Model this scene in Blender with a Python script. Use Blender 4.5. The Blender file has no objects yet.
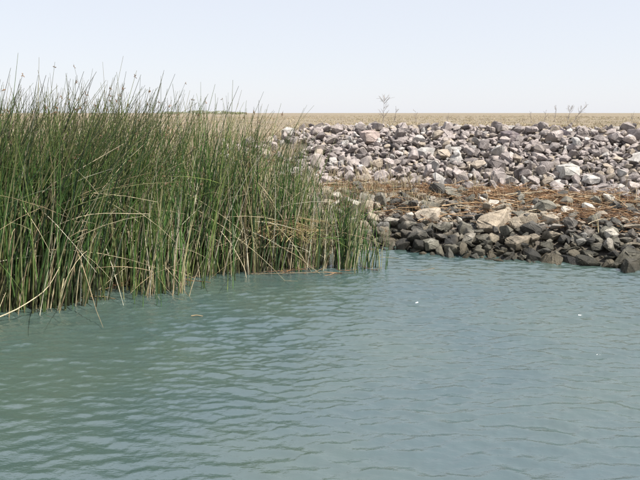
import bpy, bmesh, math, random
import numpy as np
from mathutils import Vector, Matrix, Euler, noise as mnoise

R = math.radians
rng = np.random.default_rng(11)
random.seed(11)
SC = bpy.context.scene
COL = SC.collection

# ------------------------------------------------------------------ camera
CAM_H = 2.2
FPX = 628.0                       # focal length in photo pixels (640 wide)
PITCH = math.atan(127.0 / FPX)
cam = bpy.data.cameras.new("camera")
cam.sensor_width = 36.0
cam.lens = 36.0 * FPX / 640.0
cam.clip_start = 0.05
cam.clip_end = 20000
cam_o = bpy.data.objects.new("camera", cam)
COL.objects.link(cam_o)
cam_o.location = (0, 0, CAM_H)
cam_o.rotation_euler = (math.pi / 2 - PITCH, 0, 0)
SC.camera = cam_o

# ------------------------------------------------------------------ sky, sun, exposure
SUN_AZ, SUN_EL = R(119), R(57)
world = bpy.data.worlds.new("World")
SC.world = world
world.use_nodes = True
wn = world.node_tree
sky = wn.nodes.new("ShaderNodeTexSky")
sky.sky_type = 'NISHITA'
sky.sun_disc = False
sky.sun_elevation = SUN_EL
sky.sun_rotation = SUN_AZ
sky.altitude = 0
sky.air_density = 1.0
sky.dust_density = 0.5
sky.ozone_density = 1.0
veil = wn.nodes.new("ShaderNodeMix"); veil.data_type = 'RGBA'      # milky summer haze
tc = wn.nodes.new("ShaderNodeTexCoord"); sx = wn.nodes.new("ShaderNodeSeparateXYZ"); up = wn.nodes.new("ShaderNodeMapRange")
wn.links.new(tc.outputs["Generated"], sx.inputs[0]); wn.links.new(sx.outputs[2], up.inputs[0])     # haze thins smoothly from horizon to zenith
for i, v in zip((1, 2, 3, 4), (0.0, 0.95, 0.88, 0.62)): up.inputs[i].default_value = v
wn.links.new(up.outputs[0], veil.inputs[0])
veil.inputs[7].default_value = (4.62, 4.74, 5.12, 1)
wn.links.new(sky.outputs[0], veil.inputs[6])
wn.links.new(veil.outputs[2], wn.nodes["Background"].inputs[0])
wn.nodes["Background"].inputs[1].default_value = 0.098
sun = bpy.data.lights.new("sun", 'SUN')
sun.energy = 4.5
sun.angle = R(0.6)
sun.color = (1.0, 0.95, 0.88)
sun_o = bpy.data.objects.new("sun", sun)
COL.objects.link(sun_o)
sdir = Vector((math.sin(SUN_AZ) * math.cos(SUN_EL), math.cos(SUN_AZ) * math.cos(SUN_EL), math.sin(SUN_EL)))
sun_o.rotation_euler = sdir.to_track_quat('Z', 'Y').to_euler()
sun_o.location = (0, 0, 30)
SC.view_settings.view_transform = 'Standard'
SC.view_settings.look = 'None'
SC.view_settings.gamma = 1.0
SC.view_settings.use_curve_mapping = False
SC.view_settings.exposure = 0.90

# ------------------------------------------------------------------ helpers
def proj(x, y, z):
    """photo pixel of a world point (used to word labels and pick the largest stones)"""
    cp, sp = math.cos(PITCH), math.sin(PITCH)
    d = y * cp - (z - CAM_H) * sp
    v = y * sp + (z - CAM_H) * cp
    return 320 + FPX * x / d, 240 - FPX * v / d, d

def mesh_np(name, V, F, C=None, smooth=False):
    V = np.asarray(V, np.float32); F = np.asarray(F, np.int32)
    me = bpy.data.meshes.new(name)
    m, k = F.shape
    me.vertices.add(len(V)); me.vertices.foreach_set("co", V.ravel())
    me.loops.add(m * k); me.loops.foreach_set("vertex_index", F.ravel())
    me.polygons.add(m); me.polygons.foreach_set("loop_start", np.arange(0, m * k, k, dtype=np.int32))
    me.polygons.foreach_set("use_smooth", np.full(m, smooth, dtype=bool))
    me.update(calc_edges=True)
    if C is not None:
        a = me.attributes.new("col", 'FLOAT_COLOR', 'POINT')
        C4 = np.ones((len(V), 4), np.float32); C4[:, :3] = C
        a.data.foreach_set("color", C4.ravel())
    return me

class Acc:
    """collects vertices, quads and colours for one mesh"""
    def __init__(s): s.V = []; s.F = []; s.C = []; s.n = 0
    def add(s, V, F, c):
        s.V.append(V); s.F.append(F + s.n); s.n += len(V)
        C = np.empty((len(V), 3)); C[:] = c; s.C.append(C)
    def mesh(s, name, smooth=False):
        return mesh_np(name, np.concatenate(s.V), np.concatenate(s.F), np.concatenate(s.C), smooth)

def link(name, me, mat, parent=None, loc=None):
    o = bpy.data.objects.new(name, me)
    COL.objects.link(o)
    if mat is not None and me is not None and len(me.materials) == 0:
        me.materials.append(mat)
    if parent is not None: o.parent = parent
    if loc is not None: o.location = loc
    return o

def tag(o, label=None, cat=None, group=None, kind=None):
    if label: o["label"] = label
    if cat: o["category"] = cat
    if group: o["group"] = group
    if kind: o["kind"] = kind
    return o

_ring = {}
def tube(P, r, sides=4):
    """tapered tube along the points P with radii r: vertices and quads"""
    P = np.asarray(P, float); n = len(P); r = np.asarray(r, float)
    T = np.gradient(P, axis=0)
    T /= np.linalg.norm(T, axis=1)[:, None] + 1e-9
    ref = np.where(np.abs(T[:, 2:3]) > 0.8, np.array([[1., 0.13, 0.]]), np.array([[0., 0.1, 1.]]))
    A = np.cross(T, ref); A /= np.linalg.norm(A, axis=1)[:, None] + 1e-9
    B = np.cross(T, A)
    ang = np.arange(sides) * 2 * math.pi / sides
    V = (P[:, None, :] + r[:, None, None] * (np.cos(ang)[None, :, None] * A[:, None, :] + np.sin(ang)[None, :, None] * B[:, None, :])).reshape(-1, 3)
    key = (n, sides)
    if key not in _ring:
        F = []
        for i in range(n - 1):
            for j in range(sides):
                a = i * sides + j; b = i * sides + (j + 1) % sides
                F.append((a, b, b + sides, a + sides))
        _ring[key] = np.array(F)
    return V, _ring[key]

def smooth01(a, b, x):
    t = np.clip((np.asarray(x, float) - a) / (b - a), 0, 1)
    return t * t * (3 - 2 * t)

_ns = np.random.default_rng(5)
_NK = [(_ns.normal(size=2), _ns.uniform(0, 6.28)) for _ in range(14)]
def soft(x, y, scale):
    """cheap smooth noise, about -1..1"""
    s = 0
    for k, p in _NK: s = s + np.sin((k[0] * x + k[1] * y) * scale + p)
    return s / 4.5

# ------------------------------------------------------------------ terrain shape
SHX = [-80, -12, -8, -5, -2.9, -1.6, -0.4, 1.0, 2.4, 4.5, 10, 18, 80]
SHY = [2.0, 5.6, 6.9, 8.0, 8.7, 9.7, 10.2, 10.15, 9.6, 8.75, 6.9, 4.5, 1.0]
def shore(x): return np.interp(x, SHX, SHY) + 0.10 * np.sin(np.asarray(x) * 2.1) + 0.06 * np.sin(np.asarray(x) * 5.3 + 1)
def ground_z(x, y):
    x = np.asarray(x, float); y = np.asarray(y, float)
    u = y - shore(x)
    zr = np.interp(u, [-8, -3, -0.6, 0, 1.7, 2.9, 4.6, 5.7, 6.8, 9], [-1.6, -1.2, -0.35, -0.04, 0.42, 0.74, 1.37, 1.71, 1.84, 1.86])
    zl = np.interp(u, [-8, -3, -0.6, 0, 1.0, 3.0, 6.0, 8.0, 11], [-1.6, -1.0, -0.2, -0.02, 0.2, 0.75, 1.5, 1.77, 1.86])
    w = smooth01(-1.7, -0.1, x)
    z = zl * (1 - w) + zr * w
    land = smooth01(0.0, 1.5, u)
    z = z + land * 0.035 * soft(x, y, 1.3) * np.exp(-np.maximum(y - 20, 0) / 40)
    z = z + smooth01(28, 90, y) * (.16 * soft(x, y * .6, .045) + .07 * soft(y, x, .16) - .06)
    return z

# ------------------------------------------------------------------ materials
def new_mat(name):
    m = bpy.data.materials.new(name); m.use_nodes = True
    nt = m.node_tree
    return m, nt, nt.nodes["Principled BSDF"]
def N(nt, t, **kw):
    n = nt.nodes.new(t)
    for k, v in kw.items(): setattr(n, k, v)
    return n
def noise_node(nt, scale, detail=4, rough=0.55, vec=None):
    n = N(nt, "ShaderNodeTexNoise")
    n.inputs["Scale"].default_value = scale; n.inputs["Detail"].default_value = detail; n.inputs["Roughness"].default_value = rough
    if vec is not None: nt.links.new(vec, n.inputs["Vector"])
    return n
def maprange(nt, src, a, b, c, d, smooth=True):
    n = N(nt, "ShaderNodeMapRange")
    n.interpolation_type = 'SMOOTHSTEP' if smooth else 'LINEAR'
    for i, v in zip(("From Min", "From Max", "To Min", "To Max"), (a, b, c, d)): n.inputs[i].default_value = v
    nt.links.new(src, n.inputs["Value"])
    return n.outputs["Result"]
def mixcol(nt, fac, a, b, blend='MIX'):
    n = N(nt, "ShaderNodeMix", data_type='RGBA', blend_type=blend)
    for idx, s in ((0, fac), (6, a), (7, b)):
        if isinstance(s, (int, float)): n.inputs[idx].default_value = s
        elif isinstance(s, tuple): n.inputs[idx].default_value = (*s, 1)
        else: nt.links.new(s, n.inputs[idx])
    return n.outputs[2]
def mathn(nt, op, a, b=None):
    n = N(nt, "ShaderNodeMath", operation=op)
    for i, s in enumerate((a, b)):
        if s is None: continue
        if isinstance(s, (int, float)): n.inputs[i].default_value = s
        else: nt.links.new(s, n.inputs[i])
    return n.outputs[0]
def grey(nt, v):
    n = N(nt, "ShaderNodeCombineColor")
    for i in range(3): nt.links.new(v, n.inputs[i])
    return n.outputs[0]

def rock_material(name, from_object):
    m, nt, p = new_mat(name)
    geo = N(nt, "ShaderNodeNewGeometry"); pos = geo.outputs["Position"]
    if from_object:
        oi = N(nt, "ShaderNodeObjectInfo"); base = oi.outputs["Color"]
    else:
        at = N(nt, "ShaderNodeAttribute", attribute_name="col"); base = at.outputs["Color"]
    n1 = noise_node(nt, 7, 5, 0.65, pos)
    n2 = noise_node(nt, 42, 6, 0.75, pos)
    n3 = noise_node(nt, 3.1, 3, 0.5, pos)
    v = mathn(nt, 'MULTIPLY', maprange(nt, n1.outputs[0], .28, .72, .70, 1.22), maprange(nt, n2.outputs[0], .25, .75, .62, 1.32))
    c = mixcol(nt, 1.0, base, grey(nt, v), 'MULTIPLY')
    c = mixcol(nt, maprange(nt, n3.outputs[0], .5, .72, 0, .45), c, (.40, .345, .285))          # pale dust and lichen
    # wet, algae-dark stone near the waterline
    sep = N(nt, "ShaderNodeSeparateXYZ"); nt.links.new(pos, sep.inputs[0])
    zz = mathn(nt, 'ADD', sep.outputs[2], maprange(nt, n1.outputs[0], .2, .8, -.12, .12, False))
    wet = maprange(nt, zz, .14, .46, 1.0, 0.0)
    c = mixcol(nt, wet, c, mixcol(nt, 1.0, c, (.27, .27, .235), 'MULTIPLY'))
    nt.links.new(c, p.inputs["Base Color"])
    nt.links.new(maprange(nt, wet, 0, 1, .88, .48), p.inputs["Roughness"])
    p.inputs["Specular IOR Level"].default_value = 0.35
    b = N(nt, "ShaderNodeBump"); b.inputs["Strength"].default_value = .9; b.inputs["Distance"].default_value = .03
    nt.links.new(mathn(nt, 'ADD', n1.outputs[0], mathn(nt, 'MULTIPLY', n2.outputs[0], .7)), b.inputs["Height"])
    nt.links.new(b.outputs[0], p.inputs["Normal"])
    return m
M_rock = rock_material("rock", True)
M_rockfill = rock_material("rock_fill", False)

def stem_material(name, rough=.5, trans=.0):
    m, nt, p = new_mat(name)
    at = N(nt, "ShaderNodeAttribute", attribute_name="col")
    geo = N(nt, "ShaderNodeNewGeometry")
    n = noise_node(nt, 9, 3, .6, geo.outputs["Position"])
    c = mixcol(nt, 1.0, at.outputs["Color"], grey(nt, maprange(nt, n.outputs[0], .25, .75, .65, 1.35)), 'MULTIPLY')
    nt.links.new(c, p.inputs["Base Color"])
    p.inputs["Roughness"].default_value = rough
    p.inputs["Specular IOR Level"].default_value = .4
    return m
M_stem = stem_material("bulrush_green", .33)
M_dry = stem_material("dry_straw", .7)

def ground_material():
    m, nt, p = new_mat("dry_ground")
    geo = N(nt, "ShaderNodeNewGeometry"); pos = geo.outputs["Position"]
    n1 = noise_node(nt, .35, 5, .6, pos); n2 = noise_node(nt, 5, 5, .7, pos); n3 = noise_node(nt, 45, 4, .7, pos)
    c = mixcol(nt, maprange(nt, n1.outputs[0], .35, .65, 0, 1), (.195, .157, .106), (.235, .192, .130))
    c = mixcol(nt, maprange(nt, n2.outputs[0], .4, .7, 0, .6), c, (.165, .135, .088))
    at = N(nt, "ShaderNodeAttribute", attribute_name="col")
    c = mixcol(nt, at.outputs["Fac"], c, mixcol(nt, maprange(nt, n2.outputs[0], .35, .65, 0, 1), (.085, .072, .06), (.16, .135, .11)))
    c = mixcol(nt, 1.0, c, grey(nt, maprange(nt, n3.outputs[0], .25, .75, .6, 1.3)), 'MULTIPLY')
    sep = N(nt, "ShaderNodeSeparateXYZ"); nt.links.new(pos, sep.inputs[0])
    wet = maprange(nt, sep.outputs[2], .02, .3, 1, 0)
    c = mixcol(nt, wet, c, (.055, .048, .035))
    nt.links.new(c, p.inputs["Base Color"]); p.inputs["Roughness"].default_value = .95
    b = N(nt, "ShaderNodeBump"); b.inputs["Strength"].default_value = .8; b.inputs["Distance"].default_value = .05
    nt.links.new(mathn(nt, 'ADD', n2.outputs[0], mathn(nt, 'MULTIPLY', n3.outputs[0], .3)), b.inputs["Height"])
    nt.links.new(b.outputs[0], p.inputs["Normal"])
    return m
M_ground = ground_material()

def water_material():
    m, nt, p = new_mat("turbid_water")
    geo = N(nt, "ShaderNodeNewGeometry"); pos = geo.outputs["Position"]
    n1 = noise_node(nt, .5, 3, .5, pos)
    c = mixcol(nt, maprange(nt, n1.outputs[0], .35, .65, 0, 1), (.042, .074, .074), (.054, .084, .071))
    nt.links.new(c, p.inputs["Base Color"])
    p.inputs["Roughness"].default_value = .08
    p.inputs["IOR"].default_value = 2.8
    mp = N(nt, "ShaderNodeMapping"); mp.inputs["Scale"].default_value = (.55, 1.3, 1); mp.inputs["Rotation"].default_value = (0, 0, R(8))
    nt.links.new(pos, mp.inputs[0])
    r1 = noise_node(nt, 19, 3, .55, mp.outputs[0]); r1.inputs["Distortion"].default_value = .6
    r2 = noise_node(nt, 48, 2, .6, mp.outputs[0])
    b = N(nt, "ShaderNodeBump"); b.inputs["Strength"].default_value = .85; b.inputs["Distance"].default_value = .0062
    nt.links.new(mathn(nt, 'ADD', r1.outputs[0], mathn(nt, 'MULTIPLY', r2.outputs[0], .3)), b.inputs["Height"])
    nt.links.new(b.outputs[0], p.inputs["Normal"])
    return m
M_water = water_material()

# ------------------------------------------------------------------ ground and water sheets
def graded(lo, a, b, hi, step, grow=1.22):
    core = list(np.arange(a, b + 1e-6, step))
    up = []; s = step; v = core[-1]
    while v < hi: s *= grow; v += s; up.append(min(v, hi))
    dn = []; s = step; v = core[0]
    while v > lo: s *= grow; v -= s; dn.append(max(v, lo))
    return np.array(dn[::-1] + core + up)
def grid_faces(nx, ny):
    i = np.arange(nx - 1)[None, :] + nx * np.arange(ny - 1)[:, None]
    i = i.ravel()
    return np.stack([i, i + 1, i + 1 + nx, i + nx], 1)

gx = graded(-6000, -9, 12, 6000, .12); gy = graded(-60, 5, 22, 9000, .12)
X, Y = np.meshgrid(gx, gy)
Z = ground_z(X, Y)
V = np.stack([X.ravel(), Y.ravel(), Z.ravel()], 1)
UU = Y - shore(X)
rub = smooth01(-1.0, -.4, X + .25 * soft(X, Y, 2)) * (1 - smooth01(6.4, 7.0, UU + .2 * soft(Y, X, 2.4)))
rub = np.maximum(rub, (1 - smooth01(1.0, 3.2, UU + .3 * soft(X, Y, 1.7))))       # reed litter and mud under the bulrushes too
tag(link("ground", mesh_np("ground", V, grid_faces(len(gx), len(gy)), np.repeat(rub.ravel()[:, None], 3, 1), smooth=True), M_ground), kind="structure")

wx = graded(-90, -4.6, 5.6, 90, .0165); wy = graded(-70, 2.9, 10.4, 14, .0125)
X, Y = np.meshgrid(wx, wy)
wr = np.random.default_rng(3)
wx1 = X + .10 * soft(X, Y, 1.1); wy1 = Y + .10 * soft(Y + 9, X, 1.3)
H = np.zeros_like(X)
# a breeze roughens a band across the channel
gust = .82 + .30 * np.exp(-((Y - 7.0 - .25 * soft(X, Y, .5)) / .75) ** 2) * smooth01(-3.4, -1.6, X) + .20 * soft(X, Y, .8)
lee = 1 - .62 * (1 - smooth01(-.7, .5, X)) * smooth01(7.0, 8.3, Y)          # sheltered beside the bulrushes
DX = np.zeros_like(X); DY = np.zeros_like(X)
for k in range(84):
    if k < 64: lam = math.exp(wr.uniform(math.log(.05), math.log(.21))); sl = .038
    else: lam = math.exp(wr.uniform(math.log(.21), math.log(.55))); sl = .024
    th = wr.normal(.08, .46)
    ph = wr.uniform(0, 6.28)
    env = 1 + .45 * np.sin((wr.normal() * X + wr.normal() * Y) * 1.7 + wr.uniform(0, 6.28))
    amp = env * sl * lam / 6.283
    arg = 6.283 / lam * (wx1 * math.sin(th) + wy1 * math.cos(th)) + ph
    H += amp * np.sin(arg) 
    c_ = amp * np.cos(arg) * .45                                  # crests pinch together, troughs widen
    DX += c_ * math.sin(th); DY += c_ * math.cos(th)
edge = np.exp(-np.maximum(np.abs(X) - 5.5, 0) / 2) * np.exp(-np.maximum(2.8 - Y, 0) / 2)
gust = np.minimum(gust, 1.04) * lee * edge
V = np.stack([(X + DX * gust).ravel(), (Y + DY * gust).ravel(), (H * gust).ravel()], 1)
tag(link("water", mesh_np("water", V, grid_faces(len(wx), len(wy)), smooth=True), M_water), kind="structure")

# ------------------------------------------------------------------ rocks
def rock_shape(seed, npts, squash, fine):
    """angular quarry stone: the hull of a few points, each face broken once more"""
    rr = np.random.default_rng(seed)
    bm = bmesh.new()
    for _ in range(npts):
        q = rr.normal(size=3); q /= np.abs(q).max() ** .55 * np.linalg.norm(q) ** .45
        bm.verts.new(q * rr.uniform(.82, 1.08))
    res = bmesh.ops.convex_hull(bm, input=bm.verts[:])
    bmesh.ops.delete(bm, geom=[v for v in bm.verts if not v.link_faces], context='VERTS')
    bmesh.ops.bevel(bm, geom=bm.edges[:], offset=.09, segments=1, affect='EDGES', clamp_overlap=True)
    bmesh.ops.triangulate(bm, faces=bm.faces[:])
    bmesh.ops.recalc_face_normals(bm, faces=bm.faces[:])
    if fine:
        random.seed(seed)
        bmesh.ops.subdivide_edges(bm, edges=bm.edges[:], cuts=1, smooth=.12, fractal=.2, along_normal=.6, seed=seed, use_grid_fill=True)
        bmesh.ops.triangulate(bm, faces=bm.faces[:])
    bm.verts.index_update()
    V = np.array([v.co[:] for v in bm.verts]); F = np.array([[v.index for v in f.verts] for f in bm.faces]); bm.free()
    V *= np.array(squash)[None, :]
    V += rr.normal(0, .022, V.shape)
    V /= (V.max(0) - V.min(0))[0]
    V -= (V.max(0) + V.min(0)) / 2
    return V, F
SHAPES = []
for i in range(36):
    form = ("blocky", "flat", "flat", "pointed", "blocky", "flat")[i % 6]
    rr = random.Random(i)
    if form == "blocky": sq = (1, rr.uniform(.72, .95), rr.uniform(.62, .85)); nc = 14
    elif form == "flat": sq = (1, rr.uniform(.65, .9), rr.uniform(.36, .5)); nc = 13
    else: sq = (1, rr.uniform(.6, .8), rr.uniform(.6, .8)); nc = 10
    SHAPES.append((form, rock_shape(100 + i, nc, sq, False), rock_shape(100 + i, nc, sq, True)))
ROCK_ME = []
for i, (form, lo, hi) in enumerate(SHAPES):
    me = mesh_np("rock_%s" % form, hi[0], hi[1], None, True)
    me.set_sharp_from_angle(angle=R(32))
    me.materials.append(M_rock)
    ROCK_ME.append(me)

TONES_UP = [("mauve grey", (.292, .256, .238), .36), ("pale pinkish", (.385, .335, .312), .28), ("dark purple", (.150, .130, .122), .13), ("tan", (.35, .295, .235), .14), ("light grey", (.44, .415, .385), .10)]
TONES_LO = [("olive grey", (.180, .168, .135), .36), ("tan", (.32, .272, .205), .24), ("dark grey", (.085, .08, .07), .22), ("pale cream", (.46, .42, .355), .12), ("mid grey", (.25, .24, .22), .06)]
def pick_tone(T):
    w = np.array([t[2] for t in T]); i = rng.choice(len(T), p=w / w.sum())
    return T[i][0], np.array(T[i][1]) * rng.uniform(.84, 1.14)

rocks = []   # x, y, z, size, rot, shape, tone, colour
cells = {}
def near_ok(x, y, s, k):
    cx, cy = int(math.floor(x / .5)), int(math.floor(y / .5))
    for i in range(cx - 2, cx + 3):
        for j in range(cy - 2, cy + 3):
            for (a, b, t) in cells.get((i, j), ()):
                if (a - x) ** 2 + (b - y) ** 2 < (k * (s + t) * .5) ** 2: return False
    cells.setdefault((cx, cy), []).append((x, y, s))
    return True
def add_rock(x, y, s, lift, T=None, shape=None, tone=None, yaw=None, tilt=None):
    sh = int(rng.integers(36)) if shape is None else shape
    tl = rng.normal(0, .38, 2) if tilt is None else tilt
    rot = Euler((tl[0], tl[1], rng.uniform(0, 6.28) if yaw is None else yaw))
    V = SHAPES[sh][1][0] * s
    Mx = np.array(rot.to_matrix())
    lowest = (V @ Mx.T)[:, 2].min()
    z = float(ground_z(x, y)) - lowest - s * .17 + lift      # lower sixth bedded in the slope
    name, c = tone if tone else pick_tone(T)
    rocks.append((x, y, z, s, rot, sh, name, c))

# the few stones one notices first: px-like placement worked out in metres on the slope
NOTABLE = [
    (2.95, 10.42, .66, 1, "tan", (.36, .30, .225), .15, (.25, -.10)),
    (1.95, 10.95, .50, 4, "tan", (.40, .345, .27), .5, (.1, -.25)),
    (3.15, 9.72, .46, 1, "tan", (.37, .31, .235), -.1, (.1, .1)),
    (4.55, 8.95, .60, 7, "olive grey", (.27, .25, .20), .5, (.1, -.25)),
    (1.62, 10.15, .38, 3, "dark grey", (.11, .105, .09), .9, (.2, .5)),
    (1.36, 10.12, .28, 6, "dark grey", (.12, .11, .095), .2, (.1, .1)),
    (1.80, 9.93, .25, 0, "pale cream", (.55, .52, .46), .3, (.1, .0)),
    (4.80, 12.15, .42, 0, "pale cream", (.46, .44, .40), .1, (0, .1)),
    (2.45, 12.6, .40, 2, "pale cream", (.52, .49, .45), 1.0, (.5, .3)),
    (5.35, 13.9, .40, 2, "dark purple", (.14, .12, .13), .6, (.3, .3)),
    (4.2, 14.0, .40, 0, "dark purple", (.15, .125, .13), .4, (.2, .1)),
    (1.2, 15.2, .48, 0, "tan", (.36, .29, .26), .3, (.1, .1)),
]
for x, y, s, sh, tn, c, yaw, tilt in NOTABLE:
    near_ok(x, y, s, 0)
    add_rock(x, y, s, .05, None, sh, (tn, np.array(c)), yaw, tilt)

def scatter(n, x0, x1, u0, u1, smin, smax, pw, k, lift, T, keep=None):
    done = 0
    for _ in range(n):
        x = rng.uniform(x0, x1); u = rng.uniform(u0, u1); y = float(shore(x)) + u
        px, py, d = proj(x, y, float(ground_z(x, y)))
        if px > 860 or px < 150: continue
        if keep and not keep(x, u): continue
        s = smin + (smax - smin) * rng.random() ** pw
        if near_ok(x, y, s, k):
            add_rock(x, y, s, lift * s, T); done += 1
    return done
upper = lambda x, u: x > -.55 + .3 * math.sin(u * 3) and (u > 2.6)
lowerk = lambda x, u: x > -.9
n1 = scatter(12000, -1, 13, 2.5, 6.4, .16, .42, 2.0, .66, .02, TONES_UP, upper)
n2 = scatter(8000, -1, 9.5, -.12, 2.7, .19, .44, 1.6, .68, .02, TONES_LO, lowerk)
n5 = scatter(500, -2.4, -.9, 4.2, 6.0, .15, .34, 1.5, .8, .0, TONES_UP, lambda x, u: abs(x + 1.7) < .6 or rng.random() < .15)
# perched second layer and small stones in the gaps
cells = {}
n3 = scatter(4600, -1, 13, 2.7, 5.9, .12, .32, 1.9, .85, .38, TONES_UP, upper)
n4 = scatter(3400, -1, 9.5, .02, 2.5, .12, .28, 1.6, .95, .35, TONES_LO, lowerk)
cells = {}
n6 = scatter(3200, -1, 9.5, -.1, 3.1, .05, .12, 1.3, 1.2, .35, TONES_LO, lowerk)
n7 = scatter(4500, -1, 9.5, 2.5, 6.6, .05, .13, 1.4, 1.1, .55, TONES_UP, upper)

# the 300 stones that show largest are things of their own
def shown(r):
    px, py, d = proj(r[0], r[1], r[2])
    s = r[3] * FPX / d
    if px < -5 or px > 645: return 0
    if px < 285: s *= .25                          # mostly behind the bulrushes
    elif px < 380 and py > 175: s *= .6
    return s
order = sorted(range(len(rocks)), key=lambda i: -shown(rocks[i]) - (9 if i < len(NOTABLE) else 0))
single, rest = order[:300], order[300:]
def rock_zone(r):
    u = r[1] - float(shore(r[0])); px, py, d = proj(r[0], r[1], r[2])
    if r[0] < -.8: return "behind the bulrushes"
    if u < .35: return "at the waterline"
    if u < 1.5: return "on the lower slope"
    if u < 2.9: return "among the dead reeds"
    if u < 4.2: return "low in the pile"
    if u < 5.5: return "halfway up the pile"
    return "on the crest"
def rock_place(px):
    for lim, w in ((300, "left end of bank"), (345, "over the bulrush tips"), (390, "beside the last bulrushes"), (440, "past the bulrushes"), (490, "left of bank centre"),
                   (540, "right of bank centre"), (590, "well to the right"), (999, "by the right edge")):
        if px < lim: return w
for i in single:
    r = rocks[i]
    px, py, d = proj(r[0], r[1], r[2]); sp = r[3] * FPX / d
    size = "large" if sp > 23 else ("medium" if sp > 16 else "small")
    o = link("rock", ROCK_ME[r[5]], None)
    o.location = r[:3]; o.rotation_euler = r[4]; o.scale = (r[3],) * 3
    o.color = (*r[7], 1)
    tag(o, "%s %s %s rock %s, %s" % (size, r[6], SHAPES[r[5]][0], rock_zone(r), rock_place(px)), "rock", "riprap rocks on the bank")
acc = Acc()
for i in rest:
    r = rocks[i]
    V, F = SHAPES[r[5]][1]
    acc.add((V * r[3]) @ np.array(r[4].to_matrix()).T + np.array(r[:3]), F, r[7])
me = acc.mesh("smaller_stones")
tag(link("smaller_stones", me, M_rockfill), "smaller grey and tan stones filling the gaps between the bank's rocks", "stones", kind="stuff")

# ------------------------------------------------------------------ bulrushes
def green():
    r = rng.random()
    if r < .34: c = np.array((.078, .150, .038))
    elif r < .54: c = np.array((.045, .092, .034))
    elif r < .74: c = np.array((.150, .195, .055))
    elif r < .87: c = np.array((.27, .265, .125))
    else: c = np.array((.022, .036, .016))
    return c * rng.uniform(.7, 1.35)
def straw():
    r = rng.random()
    if r < .5: c = np.array((.44, .375, .235))
    elif r < .75: c = np.array((.28, .215, .125))
    else: c = np.array((.55, .51, .38))
    return c * rng.uniform(.75, 1.2)
def stem_path(b, h, lean, bend, kink=None, n=8):
    t = np.linspace(0, 1, n)
    P = np.empty((n, 3))
    P[:, 0] = b[0] + lean[0] * h * t + bend[0] * h * t ** 2.6
    P[:, 1] = b[1] + lean[1] * h * t + bend[1] * h * t ** 2.6
    ll = math.hypot(lean[0] + bend[0], lean[1] + bend[1])
    P[:, 2] = b[2] + h * t * (1 - .22 * ll * t)
    if kink is not None:
        kt, ang, az = kink
        i0 = int(kt * (n - 1)); L = h / (n - 1)
        d = np.array((math.cos(az) * math.sin(ang), math.sin(az) * math.sin(ang), math.cos(ang)))
        for i in range(i0 + 1, n):
            d = d + np.array((0, 0, -.10)); d /= np.linalg.norm(d)
            P[i] = P[i - 1] + d * L
        P[:, 2] = np.maximum(P[:, 2], .012)
        P[0, 2] = b[2]
    return P
def stem_radii(r0, n=8):
    t = np.linspace(0, 1, n)
    return r0 * (1 - .82 * t ** 1.4)
def spikelets(acc, P):
    tip = P[-1]; d = P[-1] - P[-2]; d /= np.linalg.norm(d)
    at = tip - d * rng.uniform(.02, .10)
    for _ in range(int(rng.integers(4, 8))):
        o = rng.normal(size=3) * .55 + np.array((0, 0, -.35)) + d * .4; o /= np.linalg.norm(o)
        L = rng.uniform(.015, .038)
        Q = np.array([at, at + o * L * .45, at + o * L * .8, at + o * L])
        V, F = tube(Q, [.001, .004, .004, .0006], 4)
        acc.add(V, F, np.array((.17, .10, .055)) * rng.uniform(.7, 1.4))
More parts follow.
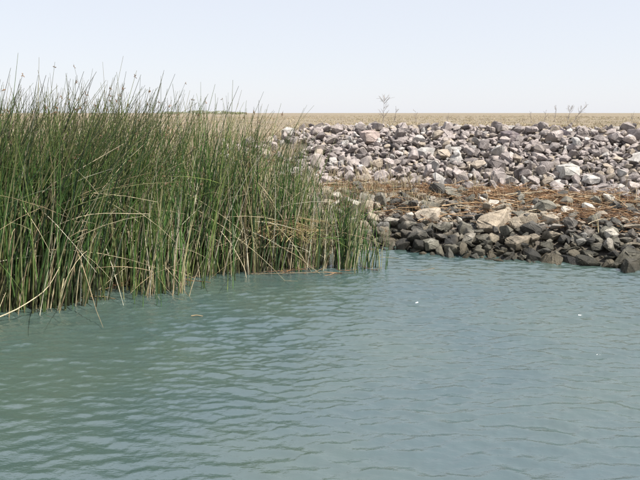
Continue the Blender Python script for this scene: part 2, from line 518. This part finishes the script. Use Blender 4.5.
# x, y, spread x, spread y, height, stems, share of dry, mean lean, label
CL = [
    (-5.0, 6.7, .55, .30, 2.78, 150, 0.15, .13, "tall dense green bulrush clump cut off by the left edge, nearest the water"),
    (-3.95, 6.95, .48, .26, 2.83, 250, 0.11, .14, "dark green bulrush clump in the lower left corner of the stand, base nearest the camera"),
    (-3.22, 7.20, .40, .24, 2.79, 210, 0.21, .16, "tall right-leaning bulrush clump over a bent straw stalk, second along the water"),
    (-2.72, 8.05, .40, .26, 2.86, 190, 0.29, .10, "bulrush clump set back behind floating brown litter"),
    (-2.02, 7.65, .30, .22, 1.79, 75, 0.35, .08, "sparse short bulrush clump standing out in the water before the stand"),
    (-1.75, 8.60, .42, .26, 2.64, 170, 0.39, .06, "green and straw bulrush clump just behind the sparse clump in the water"),
    (-1.12, 8.80, .40, .22, 2.48, 165, 0.47, .05, "bulrush clump with pale stalks left of the tangled dead nest"),
    (-.52, 8.95, .36, .22, 2.05, 150, 0.53, .04, "bulrush clump around the tangled brown nest of dead stems"),
    (-.08, 8.95, .26, .18, 1.4, 60, .65, .04, "straw-coloured bulrush clump right of the tangled dead nest"),
    (.38, 8.95, .15, .16, 1.4, 62, .12, .03, "dark green short bulrush clump against the grey rocks"),
    (.72, 8.85, .14, .12, .85, 14, 0.25, .02, "last low tuft of bulrush at the right end of the stand"),
    (-5.2, 8.0, .6, .4, 2.7, 140, 0.21, .13, "bulrush clump in the second row cut off by the left edge"),
    (-4.3, 8.1, .45, .35, 2.69, 170, 0.21, .14, "tall seed-headed bulrush clump in the second row near the left edge"),
    (-3.5, 8.5, .45, .35, 2.77, 170, 0.24, .12, "tall bulrush clump in the second row with tips against the sky"),
    (-2.75, 9.1, .45, .35, 2.72, 150, 0.31, .08, "second-row bulrush clump behind the brown litter"),
    (-2.0, 9.5, .42, .35, 2.52, 140, 0.45, .06, "second-row bulrush clump below the left end of the dry field"),
    (-1.35, 9.7, .42, .32, 2.32, 130, 0.61, .05, "second-row bulrush clump below a patch of rocks"),
    (-.7, 9.9, .40, .28, 1.75, 115, 0.79, .04, "half-dead bulrush clump in the second row behind the nest"),
    (-.1, 10.0, .36, .26, 1.12, 60, 0.88, .03, "dry straw bulrush clump at the foot of the rock pile"),
    (.45, 10.1, .34, .22, .80, 60, 0.88, .03, "low straw bulrush clump on the bank before the rocks"),
    (-4.9, 9.3, .6, .45, 2.65, 130, 0.27, .12, "rearmost bulrush clump toward the left edge"),
    (-3.7, 9.7, .5, .45, 2.5, 120, 0.31, .10, "rearmost bulrush clump behind the tallest tips"),
]
for (cx, cy, sx, sy, h, n, dry, lean0, label) in CL:
    base = np.array((cx, cy, max(0.0, float(ground_z(cx, cy)))))
    root = link("bulrush_clump", None, None, None, base)
    tag(root, label, "bulrush", "bulrush clumps along the shore")
    ga, da, sa = Acc(), Acc(), Acc()
    singles = []
    for k in range(int(n * 1.75)):
        bx = cx + rng.normal(0, sx * .6); by = cy + rng.normal(0, sy * .75)
        gz = float(ground_z(bx, by)); bz = max(gz - .04, -.30)
        if bz < -.25: bz = -.25
        isdry = rng.random() < dry
        tall = rng.random()
        hh = h * (rng.uniform(.68, .95) if tall < .94 else rng.uniform(.95, 1.03)) - max(gz, 0) * .3
        if isdry: hh *= rng.uniform(.55, 1.0)
        lean = (lean0 * .85 + rng.normal(0, .10), rng.normal(-.02, .08))
        bend = (rng.normal(lean0 * .7, .11), rng.normal(-.04, .09))
        kink = None
        if isdry and rng.random() < .26:
            kink = (rng.uniform(.45, .85), rng.uniform(.8, 2.2), rng.uniform(-2.6, .6))
        elif not isdry and rng.random() < .05:
            kink = (rng.uniform(.5, .85), rng.uniform(.8, 1.8), rng.uniform(-2.6, .6))
        hh += -bz
        P = stem_path((bx, by, bz), hh, lean, bend, kink) - base
        V, F = tube(P, stem_radii(rng.uniform(.0062, .0105) if not isdry else rng.uniform(.0042, .0080)), 4)
        c = straw() if isdry else green() * (.82 if cx < -2.3 else .95)
        C = np.repeat(np.array([c] * 8), 4, 0)
        tt = np.repeat(np.linspace(0, 1, 8), 4)[:, None]
        if not isdry:                                  # stems brown off at the tip and darken towards the foot
            C = C * (1 - smooth01(.8, 1, tt) * .5) + np.array((.14, .10, .045)) * smooth01(.8, 1, tt) * .5
            lowb = (1 - smooth01(.06, .34, tt)) * rng.uniform(.3, .9)          # dark brown blended in towards the foot
            C = C * (1 - lowb) + np.array((.052, .042, .022)) * lowb
        front = by < cy - sy * .7
        if front and len(singles) < 9 and (cy < 9.2):
            singles.append((V, F, C, isdry, P, kink, hh))
        else:
            (da if isdry else ga).add(V, F, C)
        if not isdry and kink is None and rng.random() < .05: spikelets(sa, P)
    for nm, a, m in (("green_stems", ga, M_stem), ("dry_stems", da, M_dry), ("seed_heads", sa, M_dry)):
        if a.n:
            o = link(nm, a.mesh(nm, True), m, root); tag(o, kind="stuff")
    for (V, F, C, isdry, P, kink, hh) in singles:
        a = Acc(); a.add(V, F, C)
        nm = "dry_stalk" if isdry else "stem"
        o = link(nm, a.mesh(nm, True), M_dry if isdry else M_stem, root)
        if not isdry and kink is None and rng.random() < .5:
            a = Acc(); spikelets(a, P)
            link("seed_head", a.mesh("seed_head", True), M_dry, o)

# single stalks that stand out in front of the stand
def stalk(name, pts, r0, c, mat, label, cat, group=None, r1=None):
    pts = np.array(pts, float); b = pts[0].copy()
    # smooth the hand-placed points
    t = np.linspace(0, len(pts) - 1, 12); i = np.arange(len(pts))
    P = np.stack([np.interp(t, i, pts[:, k]) for k in range(3)], 1)
    P[1:-1] = (P[:-2] + 2 * P[1:-1] + P[2:]) / 4
    P -= b
    V, F = tube(P, np.linspace(r0, r1 or r0 * .5, 12), 5)
    a = Acc(); a.add(V, F, c)
    o = link(name, a.mesh(name, True), mat, None, b)
    return tag(o, label, cat, group)
tan = (.50, .42, .28)
stalk("dead_stalk", [(-3.75, 6.35, -.05), (-3.3, 6.5, .10), (-3.02, 6.7, .28), (-2.90, 6.8, .52)], .008, tan, M_dry, "pale straw stalk slanting up from the water in the lower left corner", "stalk")
stalk("dead_stalk", [(-2.80, 7.36, .012), (-2.62, 7.34, .016), (-2.46, 7.25, .012)], .009, (.22, .17, .09), M_dry, "brown stick floating flat on the water before the stand", "stick", None, .005)
stalk("dead_stalk", [(-3.45, 7.0, 1.0), (-3.0, 6.95, 1.42), (-2.6, 6.95, 1.62), (-2.15, 6.95, 1.87)], .006, tan, M_dry, "long pale stalk leaning up to the right across the tall clumps", "stalk")
stalk("dead_stalk", [(-3.3, 6.95, .7), (-2.9, 6.9, 1.0), (-2.5, 6.85, 1.12), (-1.9, 6.9, 1.10)], .005, tan, M_dry, "thin arched pale stalk bowing to the right below the long leaning one", "stalk")
stalk("dead_stalk", [(-.95, 8.45, .01), (-.4, 8.42, .03), (.05, 8.52, .02), (.45, 8.5, .010)], .004, (.24, .19, .12), M_dry, "straw stalk lying on the water along the foot of the right clumps", "stalk")
stalk("dead_stalk", [(-1.35, 8.4, .62), (-1.2, 8.35, .45), (-1.02, 8.3, .12), (-1.0, 8.3, -.05)], .006, tan, M_dry, "straw stalk bent down into the water left of the nest", "stalk")
front = [(-2.35, 7.25, .9), (-2.2, 7.1, .75), (-2.07, 7.0, .62), (-1.93, 7.05, .8), (-1.85, 7.02, .7), (-1.55, 7.7, .65), (-1.5, 7.85, .75), (-1.2, 7.7, .6), (-1.12, 7.75, .75), (-2.95, 6.72, .7), (-2.85, 6.9, .5), (.86, 8.75, .55), (.93, 8.8, .42), (.80, 8.7, .5)]
for k, (x, y, h) in enumerate(front):
    P = stem_path((x, y, -.25), h + .25, (rng.normal(.05, .06), rng.normal(0, .04)), (rng.normal(.03, .05), 0)) 
    b = P[0].copy(); V, F = tube(P - b, stem_radii(.005), 4); a = Acc(); a.add(V, F, green())
    o = link("lone_bulrush", a.mesh("lone_bulrush", True), M_stem, None, b)
    px = proj(x, y, 0)[0]
    where = "lone green stem in open water before the lower left clump" if x < -2.5 else ("lone green stem in open water before the sparse clump" if x < -1.7 else ("lone green stem in open water left of the nest" if x < 0 else "lone green stem at the far right end of the stand"))
    tag(o, where, "bulrush", where.replace("lone green stem", "lone stems"))

# nest of dead stems caught in the clump, and floating litter at the feet of the stand
def litter(name, label, cat, cx, cy, z0, sx, sy, sz, n, lmin, lmax, cols, kind=None, droop=0, az0=0, azs=1.5, rad=.004, group=None, snap=False):
    a = Acc(); b = np.array((cx, cy, z0))
    for k in range(n):
        x = rng.normal(0, sx); y = rng.normal(0, sy); z = abs(rng.normal(0, sz)) if not droop else rng.normal(0, sz)
        if snap: z += max(0.0, float(ground_z(cx + x, cy + y))) - z0
        L = rng.uniform(lmin, lmax); az = az0 + rng.normal(0, azs); el = rng.normal(0, .18)
        d = np.array((math.cos(az), math.sin(az), math.sin(el)))
        t = np.linspace(-.5, .5, 6)
        P = np.array((x, y, z)) + d * L * t[:, None]
        P[:, 2] -= droop * t ** 2 * 4 * L * .4
        P[:, 1] += rng.normal(0, .12) * L * t ** 2 * 2
        if not droop: P[:, 2] = np.maximum(P[:, 2], .006 - z0)
        V, F = tube(P, np.full(6, rad * rng.uniform(.6, 1.3)), 4)
        a.add(V, F, np.array(cols[int(rng.integers(len(cols)))]) * rng.uniform(.75, 1.25))
    o = link(name, a.mesh(name, True), M_dry, None, b)
    return tag(o, label, cat, group, kind)
BR = [(.185, .096, .045), (.225, .128, .062), (.10, .058, .033), (.29, .21, .13), (.205, .108, .048)]
litter("dead_reed_nest", "tangled brown nest of dead stems caught in the bulrushes", "nest", -.50, 8.66, .62, .24, .10, .06, 130, .12, .6, [(.19, .14, .06), (.14, .09, .042), (.24, .19, .085), (.31, .26, .14)], droop=.35, azs=.8, kind="stuff")
litter("floating_litter", "brown reed litter floating at the foot of the left clumps", "litter", -2.75, 7.95, .012, .50, .12, .03, 120, .08, .4, BR, kind="stuff", azs=.5)
litter("floating_litter", "thin straw litter floating along the foot of the right clumps", "litter", -.4, 8.62, .01, .7, .12, .02, 28, .08, .45, BR, kind="stuff", azs=.35)

stalk("floating_leaf", [(-1.42, 6.62, .008), (-1.36, 6.63, .014), (-1.29, 6.61, .009)], .007, (.30, .23, .13), M_dry, "small curled tan leaf scrap floating on open water below the stand", "leaf", None, .004)

# ------------------------------------------------------------------ wrack line of dead reeds on the rocks
def rock_top(x, y):
    """rough height of the stone surface"""
    return float(ground_z(x, y)) + .10
def wrack_stalk(x, y, L, az, r, c, lift=0, bow=None):
    t = np.linspace(-.5, .5, 7)
    wob = rng.normal(0, .10)
    X_ = x + math.cos(az) * L * t - math.sin(az) * L * wob * t ** 2 * 4
    Y_ = y + math.sin(az) * L * t + math.cos(az) * L * wob * t ** 2 * 4
    za, zb, zm = rock_top(X_[0], Y_[0]), rock_top(X_[-1], Y_[-1]), rock_top(x, y)
    Z_ = za + (zb - za) * (t + .5) + (zm - (za + zb) / 2) * (1 - 4 * t ** 2) + lift + rng.normal(0, .03) * t + rng.normal(0, .012, 7)
    P = np.stack([X_, Y_, Z_], 1); b = P[3].copy(); P -= b
    V, F = tube(P, r * np.linspace(1.1, .6, 7), 4)
    return b, V, F
def wrack_spot():
    while True:
        q = rng.random()
        x = rng.uniform(.2, 8.6)
        if q < .55: u = rng.normal(2.42, .12)                     # upper golden mat
        elif q < .85: u = rng.normal(1.75, .18)
        else: u = rng.uniform(1.0, 3.0)
        if .55 <= q < .85 and x < 2.7: continue
        if x < 1.1 and rng.random() < .45: continue
        if soft(np.float64(x * 1.0), np.float64(u * 2.2), 1.6) < rng.uniform(-1.3, .25): continue
        return x, float(shore(x)) + u
slope_az = lambda x: math.atan2(float(shore(x + .3) - shore(x - .3)), .6)
mat_ = Acc()
for k in range(3600):
    x, y = wrack_spot()
    b, V, F = wrack_stalk(x, y, rng.uniform(.08, .6), slope_az(x) + rng.normal(0, .42), rng.uniform(.0025, .006), None, abs(rng.normal(0, .03)))
    mat_.add(V + b, F, np.array(BR[int(rng.integers(5))]) * rng.uniform(.7, 1.3))
tag(link("dead_reed_mat", mat_.mesh("dead_reed_mat", True), M_dry), "matted brown dead reeds washed up along the rocky bank", "dead reeds", kind="stuff")
for k in range(130):
    x, y = wrack_spot()
    if proj(x, y, .6)[0] > 640: continue
    L = rng.uniform(.5, 1.35)
    c = np.array(((.46, .39, .27), (.30, .185, .09), (.20, .12, .06), (.36, .25, .14))[k % 4]) * rng.uniform(.85, 1.15)
    nm = ("pale straw", "reddish brown", "dark brown", "tan")[k % 4]
    b, V, F = wrack_stalk(x, y, L, slope_az(x) + rng.normal(0, .30), rng.uniform(.006, .010), None, .03 + abs(rng.normal(0, .025)))
    a = Acc(); a.add(V, F, c)
    o = link("dead_reed_stalk", a.mesh("dead_reed_stalk", True), M_dry, None, b)
    px = proj(*b)[0]; u = y - float(shore(x))
    tag(o, "%s %s reed stalk in the %s wrack, %s" % ("long" if L > .9 else "short", nm, "upper" if u > 1.95 else "lower", rock_place(px)), "reed stalk", "dead reed stalks washed up on the rocks")

# ------------------------------------------------------------------ dry grass of the field and slope
def grass(name, label, n, xfun, hmin, hmax, cols, blades=6, w=.006):
    a = Acc()
    for k in range(n):
        x, y, sc = xfun()
        z = float(ground_z(x, y)); h0 = rng.uniform(hmin, hmax) * sc
        for j in range(blades):
            az = rng.uniform(0, 6.28); ln = abs(rng.normal(.35, .25)); h = h0 * rng.uniform(.5, 1.1)
            bx, by = x + rng.normal(0, .05) * sc, y + rng.normal(0, .05) * sc
            dx, dy = math.cos(az), math.sin(az)
            px_, py_ = -dy * w * sc, dx * w * sc
            m = (bx + dx * ln * h * .35, by + dy * ln * h * .35, z + h * .6); t = (bx + dx * ln * h, by + dy * ln * h, z + h)
            V = np.array([(bx - px_, by - py_, z - .02), (bx + px_, by + py_, z - .02), (m[0] + px_ * .7, m[1] + py_ * .7, m[2]), (m[0] - px_ * .7, m[1] - py_ * .7, m[2]),
                          (t[0] + px_ * .1, t[1] + py_ * .1, t[2]), (t[0] - px_ * .1, t[1] - py_ * .1, t[2])])
            a.add(V, np.array([(0, 1, 2, 3), (3, 2, 4, 5)]), np.array(cols[int(rng.integers(len(cols)))]) * rng.uniform(.75, 1.25))
    return tag(link(name, a.mesh(name), M_dry), label, "grass", kind="stuff")
GC = [(.36, .29, .185), (.33, .26, .165), (.40, .32, .21), (.28, .225, .14), (.29, .27, .14)]
def field_pt():
    d = 15.8 + 60 * rng.random() ** 2.2
    x = rng.uniform(-.62, .62) * d
    return x, d, 1 + (d - 16) * .012
grass("field_grass", "short dry tan grass covering the field behind the rocks", 9500, field_pt, .02, .055, GC, 5, .008)
def slope_pt():
    x = rng.uniform(-7, -.3); u = rng.uniform(1.6, 7)
    return x, float(shore(x)) + u, 1
grass("slope_grass", "dry straw grass on the slope behind the bulrushes", 1500, slope_pt, .10, .30, GC, 6, .005)
def rockgrass_pt():
    x = rng.uniform(-.9, 2.0) if rng.random() < .7 else rng.uniform(-.5, 5.5); u = rng.normal(2.3, .5)
    return x, float(shore(x)) + u, 1
grass("bank_grass", "dry straw grass sprouting between the rocks beside the bulrushes", 420, rockgrass_pt, .2, .48, GC, 5, .004)

# ------------------------------------------------------------------ bare weeds and far bushes on the skyline
def weed(px, h, lean, n, label, dist=21, spread=.35):
    x = (px - 320) / FPX * (dist * math.cos(PITCH) + .1)
    z = float(ground_z(x, dist)); root = link("dry_weed", None, None, None, (x, dist, z))
    tag(root, label, "weed", "bare dry weeds on the skyline")
    P = stem_path((0, 0, -.02), h, (lean, 0), (lean * .5, 0)); V, F = tube(P, stem_radii(.009), 4); a = Acc(); a.add(V, F, (.22, .195, .18)); link("stem", a.mesh("stem", True), M_dry, root)
    for k in range(n):
        t = rng.uniform(.15, .95); i = t * 7; i0 = int(i); q = P[i0] + (P[min(i0 + 1, 7)] - P[i0]) * (i - i0)
        az = rng.uniform(0, 6.28); L = h * rng.uniform(.18, spread); d = np.array((math.cos(az) * .7 + lean, math.sin(az) * .7, rng.uniform(.5, 1.0)))
        s = np.linspace(0, 1, 5)[:, None]; Q = q + d * L * s; Q[:, 2] += .15 * L * s[:, 0] ** 2
        a = Acc(); V, F = tube(Q, np.linspace(.005, .002, 5), 4); a.add(V, F, (.24, .21, .19))
        for j in range(3):
            q2 = Q[1 + j]; d2 = d + rng.normal(0, .5, 3); Q2 = q2 + d2 * L * .35 * np.linspace(0, 1, 3)[:, None]
            V, F = tube(Q2, [.003, .003, .002], 4); a.add(V, F, (.24, .21, .19))
        link("branch", a.mesh("branch", True), M_dry, root)
weed(383, .80, .02, 20, "tallest bare upright weed on the skyline near mid-photo", 21)
weed(394, .48, .10, 6, "short bare weed just right of the tallest weed", 21)
weed(416, .42, -.05, 4, "faint bare weed between the tallest weed and photo centre-right", 22)
weed(447, .38, .08, 4, "tiny bare weed on the skyline above the pile's middle", 24)
weed(531, .40, -.1, 4, "low bare weed, first of the row on the right skyline", 22)
weed(544, .45, .05, 5, "low bare weed, second of the row on the right skyline", 22)
weed(554, .50, .06, 6, "bare weed, third of the row on the right skyline", 22)
weed(567, .56, .12, 13, "bushy bare weed left of the weed tilting right", 21)
weed(573, .60, .42, 14, "bare weed tilting strongly right on the right skyline", 21)
weed(631, .45, .1, 4, "bare weed on the skyline beside the right edge", 23)

def bush(px, dist, w, h, label):
    x = (px - 320) / FPX * dist; z = float(ground_z(x, dist)); root = link("green_bush", None, None, None, (x, dist, z))
    tag(root, label, "bush", "far green bushes on the skyline")
    a = Acc(); s = Acc()
    for k in range(5):
        t = np.linspace(0, 1, 4)[:, None]; d = np.array((rng.normal(0, w * .3), rng.normal(0, w * .3), h * .8)); V, F = tube(d * t, [.05, .04, .03, .02], 4); s.add(V, F, (.10, .08, .05))
    link("trunk", s.mesh("trunk"), M_dry, root)
    for k in range(600):
        q = rng.normal(size=3); q /= np.linalg.norm(q); q *= rng.random() ** .33 * rng.uniform(.75, 1.1)
        c = np.array((q[0] * w / 2, q[1] * w / 2, h * .5 + q[2] * h * .5))
        if c[2] < 0: continue
        e1 = rng.normal(size=3); e1 /= np.linalg.norm(e1); e2 = np.cross(e1, rng.normal(size=3)); e2 /= np.linalg.norm(e2); L = rng.uniform(.12, .25)
        a.add(np.array([c - e1 * L, c - e2 * L * .4, c + e1 * L, c + e2 * L * .4]), np.array([(0, 1, 2, 3)]), np.array((.22, .23, .13)) * rng.uniform(.7, 1.3))
    o = link("crown", a.mesh("crown"), M_stem, root); tag(o, kind="stuff")
bush(176, 190, 9, .8, "far green bush on the skyline over the bulrush tips, leftmost")
bush(201, 180, 8, 1.3, "far green bush on the skyline, second from left")
bush(222, 185, 9, 1.1, "far green bush on the skyline, third from left")
bush(239, 190, 6, .7, "far low green bush on the skyline, rightmost of its row")
# look-alikes that came out with one wording are told apart by their order in view
from collections import defaultdict
same = defaultdict(list)
for o in list(COL.objects):
    if o.parent is None and o.get("label") and not o.get("kind"): same[o["label"]].append(o)
ORD = ["", "second", "third", "fourth", "fifth", "sixth", "seventh", "eighth"]
for lab, os_ in same.items():
    n = len(os_)
    if n < 2: continue
    os_.sort(key=lambda o: proj(*o.location)[0])
    for i, o in enumerate(os_):
        o["label"] = lab + (", leftmost one" if i == 0 else ", rightmost one" if i == n - 1 else ", middle one" if n == 3 else ", %s from left" % ORD[min(i, 7)])
print("rocks", n1, n2, n3, n4, n5, n6, len(rocks))
